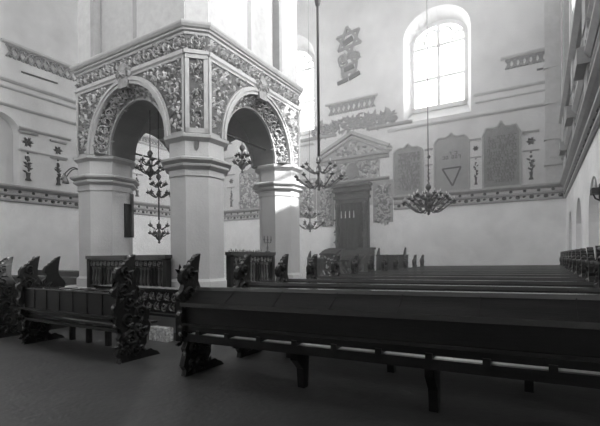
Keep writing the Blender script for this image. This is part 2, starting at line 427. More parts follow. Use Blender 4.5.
FACES = [FR((0, BY0, 0), (1, 0, 0), (0, -1, 0)), FR((BX1, 0, 0), (0, 1, 0), (1, 0, 0)), FR((BX0, 0, 0), (0, 1, 0), (-1, 0, 0)), FR((0, BY1, 0), (1, 0, 0), (0, 1, 0))]
SP = [(-9.07, -5.64, -7.33), (5.66, 8.97, 7.31), (5.66, 8.97, 7.32), (-9.07, -5.64, -7.35)]
ZS, RO, RI, DS, TH = 3.66, 1.23, 0.94, 0.28, 0.92
for fi, (f, (ua, ub, uc)) in enumerate(zip(FACES, SP)):
    N = 24
    sf = MB(); m = MB(); q = lambda a, b, c, d: m.add([a, b, c, d], [(0, 1, 2, 3)])
    def ap(r, k, kz=1.0): a = PI*k/N; return (uc-r*cos(a), ZS+r*kz*sin(a))
    KO, KI = 1.06, 1.12
    for k in range(N):
        o0, o1, i0, i1 = ap(RO, k, KO), ap(RO, k+1, KO), ap(RI, k, KI), ap(RI, k+1, KI)
        q(f.p(*o0), f.p(*o1), f.p(o1[0], 5.2), f.p(o0[0], 5.2))
        q(f.p(*o0), f.p(*o1), f.p(*i1, -DS), f.p(*i0, -DS))
        sf.add([f.p(*i0, -DS), f.p(*i1, -DS), f.p(*i1, -TH), f.p(*i0, -TH)], [(0, 1, 2, 3)])
        q(f.p(*i0, -TH), f.p(*i1, -TH), f.p(i1[0], 5.2, -TH), f.p(i0[0], 5.2, -TH))
    for a, b in ((ua, uc-RO), (uc+RO, ub)):
        q(f.p(a, ZS), f.p(b, ZS), f.p(b, 5.2), f.p(a, 5.2))
    for a, b in ((ua, uc-RI), (uc+RI, ub)):
        q(f.p(a, ZS, -TH), f.p(b, ZS, -TH), f.p(b, 5.2, -TH), f.p(a, 5.2, -TH)); q(f.p(a, ZS), f.p(b, ZS), f.p(b, ZS, -TH), f.p(a, ZS, -TH))
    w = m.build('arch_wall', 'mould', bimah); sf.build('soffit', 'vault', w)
    if fi > 1: continue
    # ground of the carved fields: spandrels and splayed archivolt
    m = MB(); q = lambda a, b, c, d: m.add([a, b, c, d], [(0, 1, 2, 3)])
    e = .008; rr = RO+.10
    for k in range(N):
        o0, o1 = ap(rr, k, KO), ap(rr, k+1, KO)
        zt = 5.06
        if min(o0[1], o1[1]) < zt: q(f.p(o0[0], min(o0[1], zt), e), f.p(o1[0], min(o1[1], zt), e), f.p(o1[0], zt, e), f.p(o0[0], zt, e))
        A0, A1, B0, B1 = ap(RO-.05, k, KO), ap(RO-.05, k+1, KO), ap(RI+.04, k, KI), ap(RI+.04, k+1, KI)
        q(f.p(*A0, -DS*.156+e), f.p(*A1, -DS*.156+e), f.p(*B1, -DS*.875+e), f.p(*B0, -DS*.875+e))
    for a, b in ((ua+.06, uc-rr), (uc+rr, ub-.04)):
        if b > a: q(f.p(a, ZS+.06, e), f.p(b, ZS+.06, e), f.p(b, 5.06, e), f.p(a, 5.06, e))
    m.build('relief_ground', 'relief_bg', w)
    # mouldings round the arch
    m = MB()
    for r0, r1, kz0, d0, d1 in ((RO-.04, RO+.10, KO, -.02, .05), (RO+.02, RO+.06, KO, .05, .075), (RI-.015, RI+.045, KI, -DS-.01, -DS+.05)):
        for k in range(N):
            P = [ap(r0, k, kz0), ap(r0, k+1, kz0), ap(r1, k, kz0), ap(r1, k+1, kz0)]
            m.hexa([f.p(*p, d) for d in (d0, d1) for p in P])
    f.box(m, ua, ua+.06, ZS, 5.06, 0, .03); f.box(m, ub-.05, ub, ZS, 5.06, 0, .03)
    f.mould(m, ua, ub, [(0, 5.06), (.03, 5.06), (.03, 5.10), (.06, 5.13), (.06, 5.2), (0, 5.2)])
    m.build('archivolt', 'mould', w)
    m = MB()      # bead row of the inner rim
    for k in range(70):
        a = PI*(k+.5)/70; m.blob(f.p(uc-(RI+.06)*cos(a), ZS+(RI+.06)*KI*sin(a), -DS+.06), .017, 5)
    m.build('beading', 'relief', w)
    l, dk = MB(), MB()
    def inside(u, z):
        x, y_ = u-uc, (z-ZS)/KO
        return x*x+y_*y_ > (RO+.14)**2
    foliage(f, l, dk, ua+.10, ub-.09, ZS+.1, 5.02, inside, 900, e, (.06, .14))
    for su in (-1, 1):
        for (du, z, r) in ((1.12, 4.86, .15), (1.42, 4.5, .12), (1.5, 4.15, .09), (.78, 4.98, .08)):
            u = uc+su*du
            if ua+.15 < u < ub-.15 and inside(u, z): f.spiral(l, u, z, r, 1.2, su, r*.17, .055, e, su)
    # leaves over the splay
    for _ in range(480):
        a = PI*random.uniform(.015, .985); t = random.uniform(.1, .9)
        r = RO+(RI-RO)*t; kz = KO+(KI-KO)*t
        o = f.p(uc-r*cos(a), ZS+r*kz*sin(a), -DS*t+e)
        tg = (f.u*sin(a)+f.z*cos(a)).normalized(); rad = (f.u*-cos(a)+f.z*sin(a))
        sl = (rad*(RO-RI)+f.n*DS).normalized()
        nn = (f.n*(RO-RI)-rad*DS).normalized()
        g = FR(o, tg, nn); g.z = sl
        L_ = random.uniform(.06, .13)
        g.leaf(l if random.random() < .5 else dk, 0, 0, random.uniform(0, 6.3), L_, L_*.28, .045, 0)
    for k in range(17):
        a = PI*(k+.5)/17; t = .5; r = RO+(RI-RO)*t; kz = KO+(KI-KO)*t
        o = f.p(uc-r*cos(a), ZS+r*kz*sin(a), -DS*t+e)
        tg = (f.u*sin(a)+f.z*cos(a)).normalized(); rad = (f.u*-cos(a)+f.z*sin(a))
        g = FR(o, tg, (f.n*(RO-RI)-rad*DS).normalized()); g.z = (rad*(RO-RI)+f.n*DS).normalized()
        g.spiral(l, 0, 0, .12, 1.1, k, .02, .05, 0, 1 if k % 2 else -1, 12)
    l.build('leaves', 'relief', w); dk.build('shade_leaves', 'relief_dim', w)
    # cartouche over the keystone
    m = MB(); zk = ZS+RO*KO
    f.poly(m, [(uc-.13, zk-.12), (uc+.13, zk-.12), (uc+.17, zk+.10), (uc+.10, zk+.34), (uc, zk+.40), (uc-.10, zk+.34), (uc-.17, zk+.10)], 0, .09)
    for su in (-1, 1):
        f.spiral(m, uc+su*.15, zk+.16, .10, 1.2, PI/2, .025, .05, .06, su)
        for k in range(6): f.leaf(m, uc+su*.08, zk+.05*k, PI/2-su*(.6+.2*k), .17, .05, .05, .06)
    f.disc(m, uc, zk+.14, .09, .08, .09, 7, 0, .8)
    m.build('keystone', 'relief_dim', w)
# frieze, cornice, upper piers, vault, tie rods
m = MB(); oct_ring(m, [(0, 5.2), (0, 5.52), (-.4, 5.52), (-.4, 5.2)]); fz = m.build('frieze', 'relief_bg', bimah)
l, dk = MB(), MB()
P8 = foot(0, 0)
for a, b in ((0, 1), (1, 2), (2, 3), (7, 0), (3, 4)):
    A, B = Vector(P8[a]), Vector(P8[b]); uu = (B-A).normalized(); nn = Vector((uu.y, -uu.x, 0)); Ln = (B-A).length
    g = FR(A, uu, nn)
    scroll_row(g, l, dk, .02, Ln-.02, 5.36, .135, .004, .05)
    foliage(g, l, dk, .04, Ln-.04, 5.23, 5.49, lambda u, z: True, int(80*Ln), .004, (.05, .10))
l.build('scrolls', 'relief', fz); dk.build('shade_leaves', 'relief_dim', fz)
m = MB(); oct_ring(m, [(-.1, 5.50), (.02, 5.50), (.03, 5.54), (.07, 5.56), (.08, 5.585), (.06, 5.59), (.10, 5.61), (.13, 5.65), (.14, 5.68), (.14, 5.70), (.12, 5.71), (.02, 5.74), (-.3, 5.74)])
m.build('cornice', 'mould', bimah)
sm_ = MB(); m = MB(); m.rings([foot(-.20, 5.7), foot(-.20, ZC)])
for f, segs in ((FACES[0], ((-9.06, -8.56), (-7.03, -5.66))), (FACES[1], ((5.68, 6.92), (8.22, 8.96))), (FACES[2], ((5.68, 6.92), (8.22, 8.96))), (FACES[3], ((-9.06, -8.56), (-7.03, -5.66)))):
    for a, b in segs: f.box(m, a, b, 5.7, ZC, -.24, -.02)
    a, b = segs[0][1], segs[1][0]
    f.box(sm_, a-.02, a+.10, 5.7, ZC, -.22, -.015); f.box(sm_, b-.10, b+.02, 5.7, ZC, -.22, -.015)
    f.box(m, a, b, 5.7, 5.85, -.22, -.06)
for cx, cy, A in PIL:
    m.rings([octa(cx, cy, A-.04, 5.7), octa(cx, cy, A-.04, ZC)])
up_ = m.build('upper_pier', 'mould', bimah); sm_.build('edge_strip', 'plaque', up_)
m = MB(); Hs = []
for i in range(7):
    t = i/6; k = cos(t*PI/2); z = 4.72+.72*sin(t*PI/2)
    hx, hy = max(.02, 1.56*k), max(.02, 1.5*k)
    Hs.append([(-7.38+a*hx, 7.34+b*hy, z) for a, b in ((-1, -1), (0, -1), (1, -1), (1, 0), (1, 1), (0, 1), (-1, 1), (-1, 0))])
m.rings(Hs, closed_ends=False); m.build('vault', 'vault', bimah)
for f, (ua, ub, uc) in list(zip(FACES, SP))[1:3]:
    m = MB(); m.tube([f.p(uc-RI-.1, 4.02, -.5), f.p(uc+RI+.1, 4.02, -.5)], .022, 6); m.build('tie_rod', 'iron', bimah)

# balustrades between the pillars
def balustrade(loc, f, u0, u1, z0, z1, label, dz):
    t = thing('balustrade', loc, label, 'balustrade', None)
    m = MB(); f.box(m, u0, u1, z1-.07, z1, -.09, .09); f.box(m, u0, u1, z1-.10, z1-.07, -.06, .06); m.build('handrail', 'wood_rail', t)
    m = MB(); f.box(m, u0, u1, z1-.24, z1-.10, -.025, .025); fr_ = m.build('frieze_board', 'wood_carved', t)
    l, dk = MB(), MB(); scroll_row(f, l, dk, u0+.03, u1-.03, z1-.17, .06, .026, .02); l.build('carving', 'wood_gold', fr_); dk.build('dark_carving', 'wood_carved', fr_)
    m = MB(); f.box(m, u0, u1, z0, z0+.07, -.05, .05); m.build('bottom_rail', 'wood', t)
    m = MB(); f.box(m, u0, u1, z0+.06, z1-.11, -.055, -.035); m.build('back_board', 'wood', t)  # board added in place of the dark things behind the balusters
    for u in (u0+.05, u1-.05):
        m = MB(); f.box(m, u-.05, u+.05, z0, z1-.06, -.06, .06); p = m.build('end_post', 'wood', t)
    n = round((u1-u0-.2)/.105)
    for i in range(n):
        u = u0+.1+(u1-u0-.2)*(i+.5)/n; o = f.p(u, z0+.07); hh = z1-.24-z0-.07
        m = MB().lathe(o, [(0, .026), (hh*.06, .026), (hh*.09, .014), (hh*.2, .026), (hh*.32, .030), (hh*.6, .018), (hh*.85, .015), (hh*.88, .026), (hh, .026)], 8)
        m.build('baluster', 'wood_grey' if i % 5 < 3 else 'wood', t)
    if dz:
        l = MB()
        for k in range(int((u1-u0)/.07)):
            if abs(u0+.05+k*.07-7.95) > .2: f.leaf(l, u0+.05+k*.07, z1-.01, PI/2+random.uniform(-.5, .5), random.uniform(.05, .1), .03, .03, -.02)
        l.build('cresting', 'wood_gold', t)
    return t
balustrade((-7.17, 5.20, .72), FR((0, 5.20, 0), (1, 0, 0), (0, -1, 0)), -8.40, -5.92, .725, 1.41, 'dark turned-baluster railing between the two front pillars of the reading platform', False)
balustrade((-5.62, 7.42, .72), FR((-5.62, 0, 0), (0, 1, 0), (1, 0, 0)), 6.52, 8.16, .725, 1.47, 'dark carved railing closing the far side of the reading platform, partly behind pew posts', True)

# carved bench-desk standing before the platform
dk_ = thing('reading_desk', (-6.1, 4.7, 0), 'low dark carved desk with pale scrollwork front below the platform railing', 'desk')
m = MB().box(-7.3, -4.98, 4.60, 4.92, .80, .835); m.build('top', 'wood_rail', dk_)
m = MB()
x = -7.2
while x < -5.1:
    m.box(x, x+.10, 4.61, 4.90, .835, .842); x += .17
m.build('inlay_strip', 'wood_gold', dk_)  # pale stripes stand for light falling between the balusters
m = MB().box(-7.25, -5.02, 4.64, 4.68, .42, .80); fp = m.build('front_board', 'wood_carved', dk_)
g = FR((0, 4.64, 0), (1, 0, 0), (0, -1, 0)); l, dk2 = MB(), MB(); scroll_row(g, l, dk2, -7.2, -5.05, .70, .085, 0, .03); scroll_row(g, l, dk2, -7.15, -5.1, .53, .085, 0, .03); l.build('scrollwork', 'wood_gold', fp); dk2.build('leafwork', 'wood_carved', fp)
m = MB().box(-7.3, -4.98, 4.50, 4.70, .40, .435); m.build('shelf', 'wood', dk_)
for x in (-7.22, -6.15, -5.06):
    m = MB().box(x-.05, x+.05, 4.62, 4.90, 0, .80); m.build('leg', 'wood', dk_)

m = MB().box(-5.56, -5.14, 4.46, 4.60, 0, .22)  # small pale mottled block below the desk shelf
M['mottled'] = mat('mottled_stone', .5, .9, .7, 24)
wt = m.build('stone_block', 'mottled'); tag(wt, 'small pale mottled stone block on the floor under the reading desk', 'stone block')
# dark narrow boards hanging on the inner face of the left front pillar
t = thing('hanging_board', (-8.36, 6.0, 1.84), 'narrow dark notice board hung on the far left pillar of the platform', 'board')
m = MB().box(-8.284, -8.26, 5.98, 6.20, 1.84, 2.62); m.build('panel', 'wood', t)
m = MB().box(-8.284, -8.23, 6.14, 6.20, 1.84, 2.86); m.build('edge_board', 'ark', t)
# two-armed wall lamp on the left pillar
t = thing('wall_lamp', (-9.2, 5.5, 3.0), 'dark two-armed wall lamp with small shades on the far left pillar capital', 'lamp')
base = Vector((-9.20, 5.53, 3.36))
m = MB().tube([base+Vector((.0, .0, 0)), base+Vector((-.04, -.04, 0))], .04, 8); m.build('wall_plate', 'iron', t)
for (dx, dy, dz) in ((-.25, -.27, -.06), (-.10, -.32, -.16)):
    p3 = base+Vector((dx, dy, dz))
    pts = [base+Vector((dx*s, dy*s, dz*s+.14*sin(PI*s))) for s in [i/8 for i in range(9)]]
    m = MB().tube(pts, .013, 6); a = m.build('arm', 'iron', t)
    m = MB().lathe(p3, [(.03, .02), (.01, .03), (-.06, .06), (-.13, .075), (-.13, .065), (-.05, .02)], 10); m.build('shade', 'opal', a)
# ------------------------------------------------------------------ pews
PROF = [(-.02, 0), (.0, .06), (-.045, .12), (-.02, .20), (.0, .26), (-.02, .32), (.02, .38), (.0, .44), (-.06, .49), (-.065, .56), (-.05, .60), (-.085, .65), (-.085, .72), (-.06, .76), (-.06, .85),
        (-.11, .89), (-.10, .94), (-.05, .98), (-.02, 1.045), (-.065, 1.09), (-.065, 1.16), (-.03, 1.21), (.02, 1.235), (.03, 1.265), (.075, 1.275), (.09, 1.315), (.135, 1.335), (.155, 1.365), (.19, 1.375), (.235, 1.40),
        (.215, 1.30), (.20, 1.20), (.195, 1.08), (.23, 1.0), (.30, .93), (.33, .86), (.30, .78), (.36, .70), (.44, .66), (.46, .58), (.42, .52), (.47, .44), (.45, .34), (.40, .28), (.40, .20),
        (.36, .14), (.40, .10), (.47, .11), (.52, .075), (.58, .05), (.63, .0)]
def end_panel(x, y0, k, parent, carved):
    m = MB(); t = .035
    m.extr([(x-t, y0+a, z*k) for a, z in PROF], (2*t, 0, 0))
    o = m.build('end_panel', 'wood_carved', parent)
    if carved:
        for s in (-1, 1):
            g = FR((x+s*t, y0, 0), (0, 1, 0), (s, 0, 0)); l = MB()
            for (u, z, r, d) in ((.07, 1.17, .07, 1), (.06, .95, .09, -1), (.14, .78, .10, 1), (.12, .55, .10, -1), (.30, .62, .09, 1), (.14, .30, .10, 1), (.32, .36, .08, -1), (.22, .12, .08, 1)):
                g.spiral(l, u, z*k, r, 1.2, d, r*.2, .03, 0, d); g.disc(l, u, z*k, r*.3, .03, 0, 5, 0, .6)
            for _ in range(70):
                u, z = random.uniform(-.02, .36), random.uniform(.05, 1.2)
                if z > .95 and u > .16: continue
                g.leaf(l, u, z*k, random.uniform(0, 6.3), .10, .025, .025, 0)
            l.build('carving', 'wood_carved', o)
        l = MB()     # pale blobs put in as highlights on the scroll edges
        for i in (4, 8, 12, 16, 21, 24, 27, 41):
            a, z = PROF[i]; l.blob((x, y0+a+.005, z*k), .026, 7)
        l.build('scroll_ends', 'wood_gold' if carved == 2 else 'wood_grey', o)
def shear(m, x0, x1, dz, yy, zz):   # beam along x with quad cross-section corners (y,z), right end lifted dz
    m.extr([(x0, y, z) for y, z in zip(yy, zz)], (x1-x0, 0, dz)); return m
def pew(x0, x1, y0, label, group=None, dz=.05, left=True, right=True, low=False, detail=2, legs=None):
    t = thing('pew', ((x0+x1)/2, y0+.3, 0), label, 'pew', group)
    def sh(name, mm, rows, par=t):
        m = MB()
        for yy, zz in rows: shear(m, x0, x1, dz, [y0+a for a in yy], zz)
        return m.build(name, mm, par)
    if not low:
        sh('desk_board', 'wood_matt', [((-.05, .19, .21, -.04), (.825, .985, .965, .80))])
        sh('top_rail', 'wood_worn', [((.165, .265, .265, .165), (.96, .96, 1.005, 1.005))])
        sh('desk_ledge', 'wood_rail', [((-.065, -.035, -.035, -.065), (.80, .80, .845, .845))])
        sh('back_panel', 'wood', [((-.01, .03, .03, -.01), (.60, .60, .815, .815))])
        sh('middle_rail', 'wood_rail', [((-.06, .04, .04, -.06), (.585, .585, .61, .615))])
        sh('lower_panel', 'wood', [((.0, .035, .035, .0), (.512, .512, .59, .59))])
        seat = sh('seat', 'wood_seat', [((.04, .50, .50, .04), (.455, .455, .485, .485))])
        sh('apron', 'wood', [((-.005, .038, .038, -.005), (.40, .40, .484, .484))])
    else:
        sh('desk_board', 'wood_rail', [((-.03, .27, .27, -.03), (.885, .885, .91, .905))])
        sh('back_panel', 'wood', [((.0, .04, .04, .0), (.60, .60, .885, .885))])
        sh('middle_rail', 'wood_rail', [((-.08, .05, .05, -.08), (.57, .57, .60, .605))])
        sh('lower_panel', 'wood', [((.02, .05, .05, .02), (.50, .50, .575, .575))])
        sh('foot_rail', 'wood_rail', [((-.02, .06, .06, -.02), (.395, .395, .43, .435))])
        seat = sh('seat', 'wood', [((.05, .62, .62, .05), (.44, .44, .47, .47))])
        m = MB()
        n = 7
        for i in range(n+1):
            x = x0+(x1-x0)*i/n; m.box(x-.010, x+.010, y0-.012, y0, .60, .885)
        m.build('stiles', 'wood', t)
        for i in range(1, n): x = x0+(x1-x0)*i/n; m = MB().box(x-.008, x+.008, y0-.03, y0+.27, .906, .916); m.build('lid_seam', 'wood', t)
    if detail > 1 and not low:
        for i in range(11):
            x = .075-.42*i+.42; z = dz*(x-x0)/(x1-x0)
            if x0+.1 < x < x1-.05: m = MB().box(x-.028, x+.028, y0-.012, y0+.14, .478+z, .53+z); m.build('seat_bracket', 'wood', t)
        for i in range(1, round((x1-x0)/.62)):
            x = x0+.62*i; z = dz*(x-x0)/(x1-x0)
            m = MB().hexa([(x+a, y0+b, zq+z+e) for e in (0, .006) for b, zq in ((-.05, .83), (.18, .985)) for a in (-.003, .003)])
            m.build('board_seam', 'wood_matt', t)
    for i, x in enumerate(legs if legs is not None else [x0+(x1-x0)*(j+.5)/3 for j in range(3)]):
        ya, yb = (y0+.28, y0+.46) if not low else (y0+.55, y0+.62)
        m = MB(); z1 = .44+dz*(x-x0)/(x1-x0)
        if not low:
            m.extr([(x-.04, y0+.14, z1), (x-.04, y0+.44, z1), (x-.04, y0+.44, z1-.12), (x-.04, y0+.40, z1-.15), (x-.04, y0+.38, 0), (x-.04, y0+.30, 0), (x-.04, y0+.28, .2), (x-.04, y0+.16, z1-.15)], (.08, 0, 0))
        else: m.box(x-.035, x+.035, ya, yb, 0, z1)
        m.build('leg', 'wood', t)
    if left: end_panel(x0, y0, 1.0, t, detail)
    if right: end_panel(x1, y0, 1.0+dz/1.4 if not low else 1.0, t, detail)
    return t

ORD = ['', 'second', 'third', 'fourth', 'fifth', 'sixth', 'seventh', 'eighth', 'ninth', 'tenth', 'eleventh', 'twelfth']
G1 = 'pews in the long right-hand block'
for k in range(12):
    y = 3.29+.98*k
    lab = 'long dark pew at the front of the picture, pale light along its seat gap' if k == 0 else \
        'dark pew at the back of the long block, nearest the far wall' if k == 11 else \
        'dark pew, %s row from the front of the long block facing the ark' % ORD[k]
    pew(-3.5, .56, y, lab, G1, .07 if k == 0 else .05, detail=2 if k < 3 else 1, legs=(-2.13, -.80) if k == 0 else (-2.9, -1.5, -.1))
G2 = 'pews beside the reading platform'
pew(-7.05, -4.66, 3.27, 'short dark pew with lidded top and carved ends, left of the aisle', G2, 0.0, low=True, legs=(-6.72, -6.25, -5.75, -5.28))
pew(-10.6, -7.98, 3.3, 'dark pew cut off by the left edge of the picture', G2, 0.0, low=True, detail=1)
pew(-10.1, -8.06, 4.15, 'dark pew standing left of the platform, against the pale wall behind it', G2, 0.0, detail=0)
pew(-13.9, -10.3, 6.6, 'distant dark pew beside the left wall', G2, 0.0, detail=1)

# ------------------------------------------------------------------ chandeliers
def chandelier(loc, ztop, levels, label, group, body='brass', rod=.012, candles=True, knob=None, rmat='iron'):
    x, y, z = loc
    t = thing('chandelier', loc, label, 'chandelier', group)
    zmax = max(l[0] for l in levels)+z
    m = MB().tube([(x, y, zmax+.1), (x, y, ztop)], rod, 6)
    if knob: m.lathe((x, y, knob), [(-.14, .012), (-.10, .05), (0, .075), (.10, .05), (.14, .012)], 10)
    m.build('rod', rmat, t)
    m = MB()
    zb = min(l[0] for l in levels)
    m.lathe((x, y, z), [(zb-.22, .01), (zb-.19, .035), (zb-.16, .015), (zb-.10, .07), (zb-.03, .095), (zb+.04, .05), (zb+.10, .025)], 10)
    m.tube([(x, y, z+zb), (x, y, zmax+.25)], .02, 6)
    for (dz, R, n) in levels: m.lathe((x, y, z), [(dz-.06, .02), (dz-.02, .055), (dz+.03, .055), (dz+.08, .02)], 10)
    m.lathe((x, y, zmax), [(.12, .02), (.17, .06), (.22, .06), (.28, .015)], 10)
    m.build('stem', body, t)
    for li, (dz, R, n) in enumerate(levels):
        for i in range(n):
            a = 2*PI*(i+.37*li+.2)/n; c, s = cos(a), sin(a)
            pts = []
            for j in range(11):
                q = j/10
                pts.append((x+c*R*q, y+s*R*q, z+dz+R*(-.30*sin(PI*q*.9)+.16*sin(PI*2*q)*(-1)*.5+.22*q*q)))
            m = MB().tube(pts, .013, 5)
            mid = pts[5]
            for sg in (-1, 1):   # leafy curl on the arm
                cu = [(mid[0]+c*.06*R*k*sg*.4, mid[1]+s*.06*R*k*sg*.4, mid[2]+R*.10*sin(k*.9)) for k in range(4)]
                m.tube(cu, .009, 4)
            ar = m.build('arm', body, t)
            e = Vector(pts[-1])
            m = MB().lathe(e, [(-.03, .012), (0, .05), (.012, .055), (.018, .02), (.05, .018), (.05, .012)], 8); m.build('drip_pan', body, ar)
            if candles: m = MB().lathe(e, [(.02, .011), (.11, .010)], 6); m.build('candle', 'candle', ar)
GC = 'hanging chandeliers'
chandelier((-4.22, 7.96, 3.16), ZC, [(-.12, .52, 10), (.16, .36, 8)], 'dark many-armed chandelier on the thick rod, right of the platform', GC, 'brass_far', rod=.030, knob=7.05)
chandelier((-2.13, 9.22, 2.53), ZC, [(-.05, .54, 12), (.06, .42, 10), (.16, .26, 8)], 'many-armed chandelier hanging before the triangle plaque on the far wall', GC, 'brass_far', rod=.010, rmat='chain')
chandelier((-5.85, 10.45, 2.42), ZC, [(-.12, .42, 8), (.16, .26, 6)], 'small pale chandelier low against the wall behind the platform\'s right pillar', GC, 'brass_grey', rod=.007, rmat='chain')
chandelier((-7.30, 5.92, 3.33), 4.575, [(-.06, .27, 8), (.10, .20, 6)], 'dark chandelier hanging high in the front arch of the platform', GC, rod=.010)
chandelier((-7.72, 6.50, 2.95), 5.24, [(-.10, .24, 8), (.12, .17, 6), (-1.04, .20, 6), (-.86, .22, 6)], 'tall slender chandelier with tiers far apart, reaching low under the front arch', GC, rod=.009)
chandelier((-5.84, 7.28, 3.66), 4.0, [(-.16, .19, 8), (.0, .13, 6)], 'small dark chandelier hung from the tie rod of the right arch', GC, 'brass_far', rod=.008)
# candlestick on the right railing
t = thing('candlestick', (-5.62, 7.95, 1.47), 'thin branched candlestick on the railing beside the right pillar', 'candlestick')
m = MB().lathe((-5.62, 7.95, 1.472), [(0, .07), (.02, .06), (.04, .02), (.10, .03), (.16, .012), (.30, .012)], 10); m.build('stem', 'brass', t)
for dx in (-.14, .0, .14):
    pts = [(-5.62, 7.95+dx*sin(j*PI/12), 1.72-.05*sin(j*PI/6)+.04*j/6) for j in range(7)]
    m = MB().tube(pts, .010, 5); m.lathe(pts[-1], [(0, .03), (.012, .035), (.02, .012), (.10, .010)], 7); m.build('branch', 'brass', t)

# dark candle bracket on the right wall
t = thing('wall_bracket', (.7, 7.16, 2.12), 'dark iron candle bracket at the right edge of the picture, by an arch', 'bracket')
m = MB().box(.735, .758, 7.10, 7.22, 2.12, 2.36); m.build('back_plate', 'iron', t)
m = MB().box(.64, .74, 7.04, 7.28, 2.22, 2.30); m.tube([(.74, 7.16, 2.13), (.69, 7.16, 2.16), (.66, 7.16, 2.24)], .012, 6); m.build('tray', 'iron', t)
m = MB().lathe((.68, 7.16, 2.30), [(0, .03), (.02, .03), (.02, .012), (.14, .012)], 8); m.build('candle', 'candle', t)
# ------------------------------------------------------------------ wall ornament
FARO = FR((0, YF-.003, 0), (1, 0, 0), (0, -1, 0)); LEFO = FR((XL+.003, 0, 0), (0, 1, 0), (1, 0, 0))
def wtag(o, label, cat, group=None): return tag(o, label, cat, group)
def arch_outline(u0, u1, z0, z1, style=0, n=10):
    """plaque outline with a small curved and pointed head"""
    c, w = (u0+u1)/2, (u1-u0)/2
    pts = [(u0, z0), (u1, z0), (u1, z1-.22), (u1-.05, z1-.14)]
    if style == 0: pts += [(c+w*.62, z1-.05), (c+w*.30, z1-.06), (c+.10, z1), (c, z1+.10), (c-.10, z1), (c-w*.30, z1-.06), (c-w*.62, z1-.05)]
    elif style == 1: pts += [(c+w*.75, z1-.02), (c+w*.35, z1-.04), (c+.09, z1+.02), (c, z1+.12), (c-.09, z1+.02), (c-w*.35, z1-.04), (c-w*.75, z1-.02)]
    else: pts += [(c+w*.80, z1+.02), (c+w*.45, z1-.01), (c+.12, z1+.02), (c+.05, z1+.12), (c, z1+.22), (c-.05, z1+.12), (c-.12, z1+.02), (c-w*.45, z1-.01), (c-w*.80, z1+.02)]
    pts += [(u0+.05, z1-.14), (u0, z1-.22)]
    return pts
def letters(f, mb, u0, u1, z0, z1, rows, d, size):
    """rows of square brush-stroke letters, too worn to read"""
    for r in range(rows):
        z = z1-(r+.5)*(z1-z0)/rows; u = u1-random.uniform(0, .06)
        while u > u0+size:
            if random.random() < .16: u -= size*.7; continue
            w = size*random.uniform(.55, .9); h = size*.5
            k = random.randrange(5)
            f.box(mb, u-w, u, z+h*.65, z+h, d, d+.006)
            if k != 4: f.box(mb, u-w*.28, u, z-h, z+h, d, d+.006)
            if k in (0, 3): f.box(mb, u-w, u-w*.72, z-h, z+h*.4, d, d+.006)
            if k in (1, 3): f.box(mb, u-w, u, z-h, z-h*.65, d, d+.006)
            u -= w+size*.28
def plaque(u0, u1, z0, z1, style, ground, label, lines):
    t = thing('inscription_plaque', FARO.p((u0+u1)/2, z0), label, 'plaque', None)
    out = arch_outline(u0, u1, z0, z1, style)
    m = MB(); FARO.poly(m, out, 0, .03); m.build('ground', ground, t)
    m = MB()
    for p, q in zip(out, out[1:]+out[:1]): FARO.bar(m, *p, *q, .055, .0, .07)
    m.build('border', 'ledge_dark', t)
    m = MB(); lines(m); m.build('lettering', 'letter', t)
    return t
plaque(-5.04, -3.90, 3.78, 5.70, 0, 'plaque', 'grey lettered plaque beside the ark, partly behind a hanging chandelier', lambda m: letters(FARO, m, -4.95, -3.99, 3.95, 5.45, 14, .03, .085))
def tri(m):
    letters(FARO, m, -3.2, -2.5, 4.98, 5.28, 2, .03, .12)
    P = [(-3.16, 4.64), (-2.50, 4.66), (-2.80, 3.98)]
    for p, q in zip(P, P[1:]+P[:1]): FARO.bar(m, *p, *q, .06, .03, .045)
plaque(-3.45, -2.22, 3.78, 5.84, 1, 'plaque_mid', 'plaque with a downward triangle under two lines of letters', tri)
plaque(-1.75, -.56, 3.78, 5.90, 2, 'plaque_dark', 'darkest plaque, filled with close lettering under a pointed finial', lambda m: letters(FARO, m, -1.66, -.64, 3.95, 5.62, 15, .03, .09))

def strip(f, u, z0, z1, w, label, lines=True, mat_='letter'):
    t = thing('ornament_strip', f.p(u, z0), label, 'ornament', None)
    m = MB()
    H = z1-z0; zs = z1-H*.19
    f.disc(m, u, zs, w*.42, .04, 0, 6, .3, .45)
    for k in range(6): f.leaf(m, u, zs, k*PI/3, w*.45, w*.10, .04, 0)
    m.build('star', mat_, t)
    m = MB(); f.disc(m, u, z0+H*.52, w*.13, .03, 0, 5); f.disc(m, u, z0+H*.60, w*.09, .03, 0, 5); m.build('bud', mat_, t)
    m = MB()
    zb = z0+H*.08
    f.poly(m, [(u-w*.22, zb), (u+w*.22, zb), (u+w*.10, zb+H*.06), (u+w*.16, zb+H*.15), (u-w*.16, zb+H*.15), (u-w*.10, zb+H*.06)], 0, .04)
    for k in range(14):
        a = PI/2+random.uniform(-1.5, 1.5); f.leaf(m, u+random.uniform(-.1, .1)*w, zb+H*(.15+.018*k), a, w*.38, w*.09, .03, 0)
    m.build('vase', mat_, t)
    if lines:
        m = MB()
        f.mould(m, u-w*.70, u+w*.70, [(0, z1), (.07, z1), (.05, z1-.06), (0, z1-.06)])
        f.mould(m, u-w*.70, u+w*.70, [(0, z1-H*.36), (.05, z1-H*.36), (.04, z1-H*.36-.04), (0, z1-H*.36-.04)])
        m.build('cornice', 'ledge_dark', t)
    return t
strip(FARO, -3.67, 3.8, 5.5, .20, 'slim ornament strip between the lettered plaque and the triangle plaque')
strip(FARO, -1.99, 3.8, 5.62, .26, 'ornament strip between the triangle plaque and the darkest plaque')
strip(FARO, -.24, 3.8, 5.62, .36, 'star and vase strip just right of the darkest plaque')
strip(FARO, -13.55, 3.8, 5.6, .36, 'star and vase strip on the far wall, seen through the right arch')
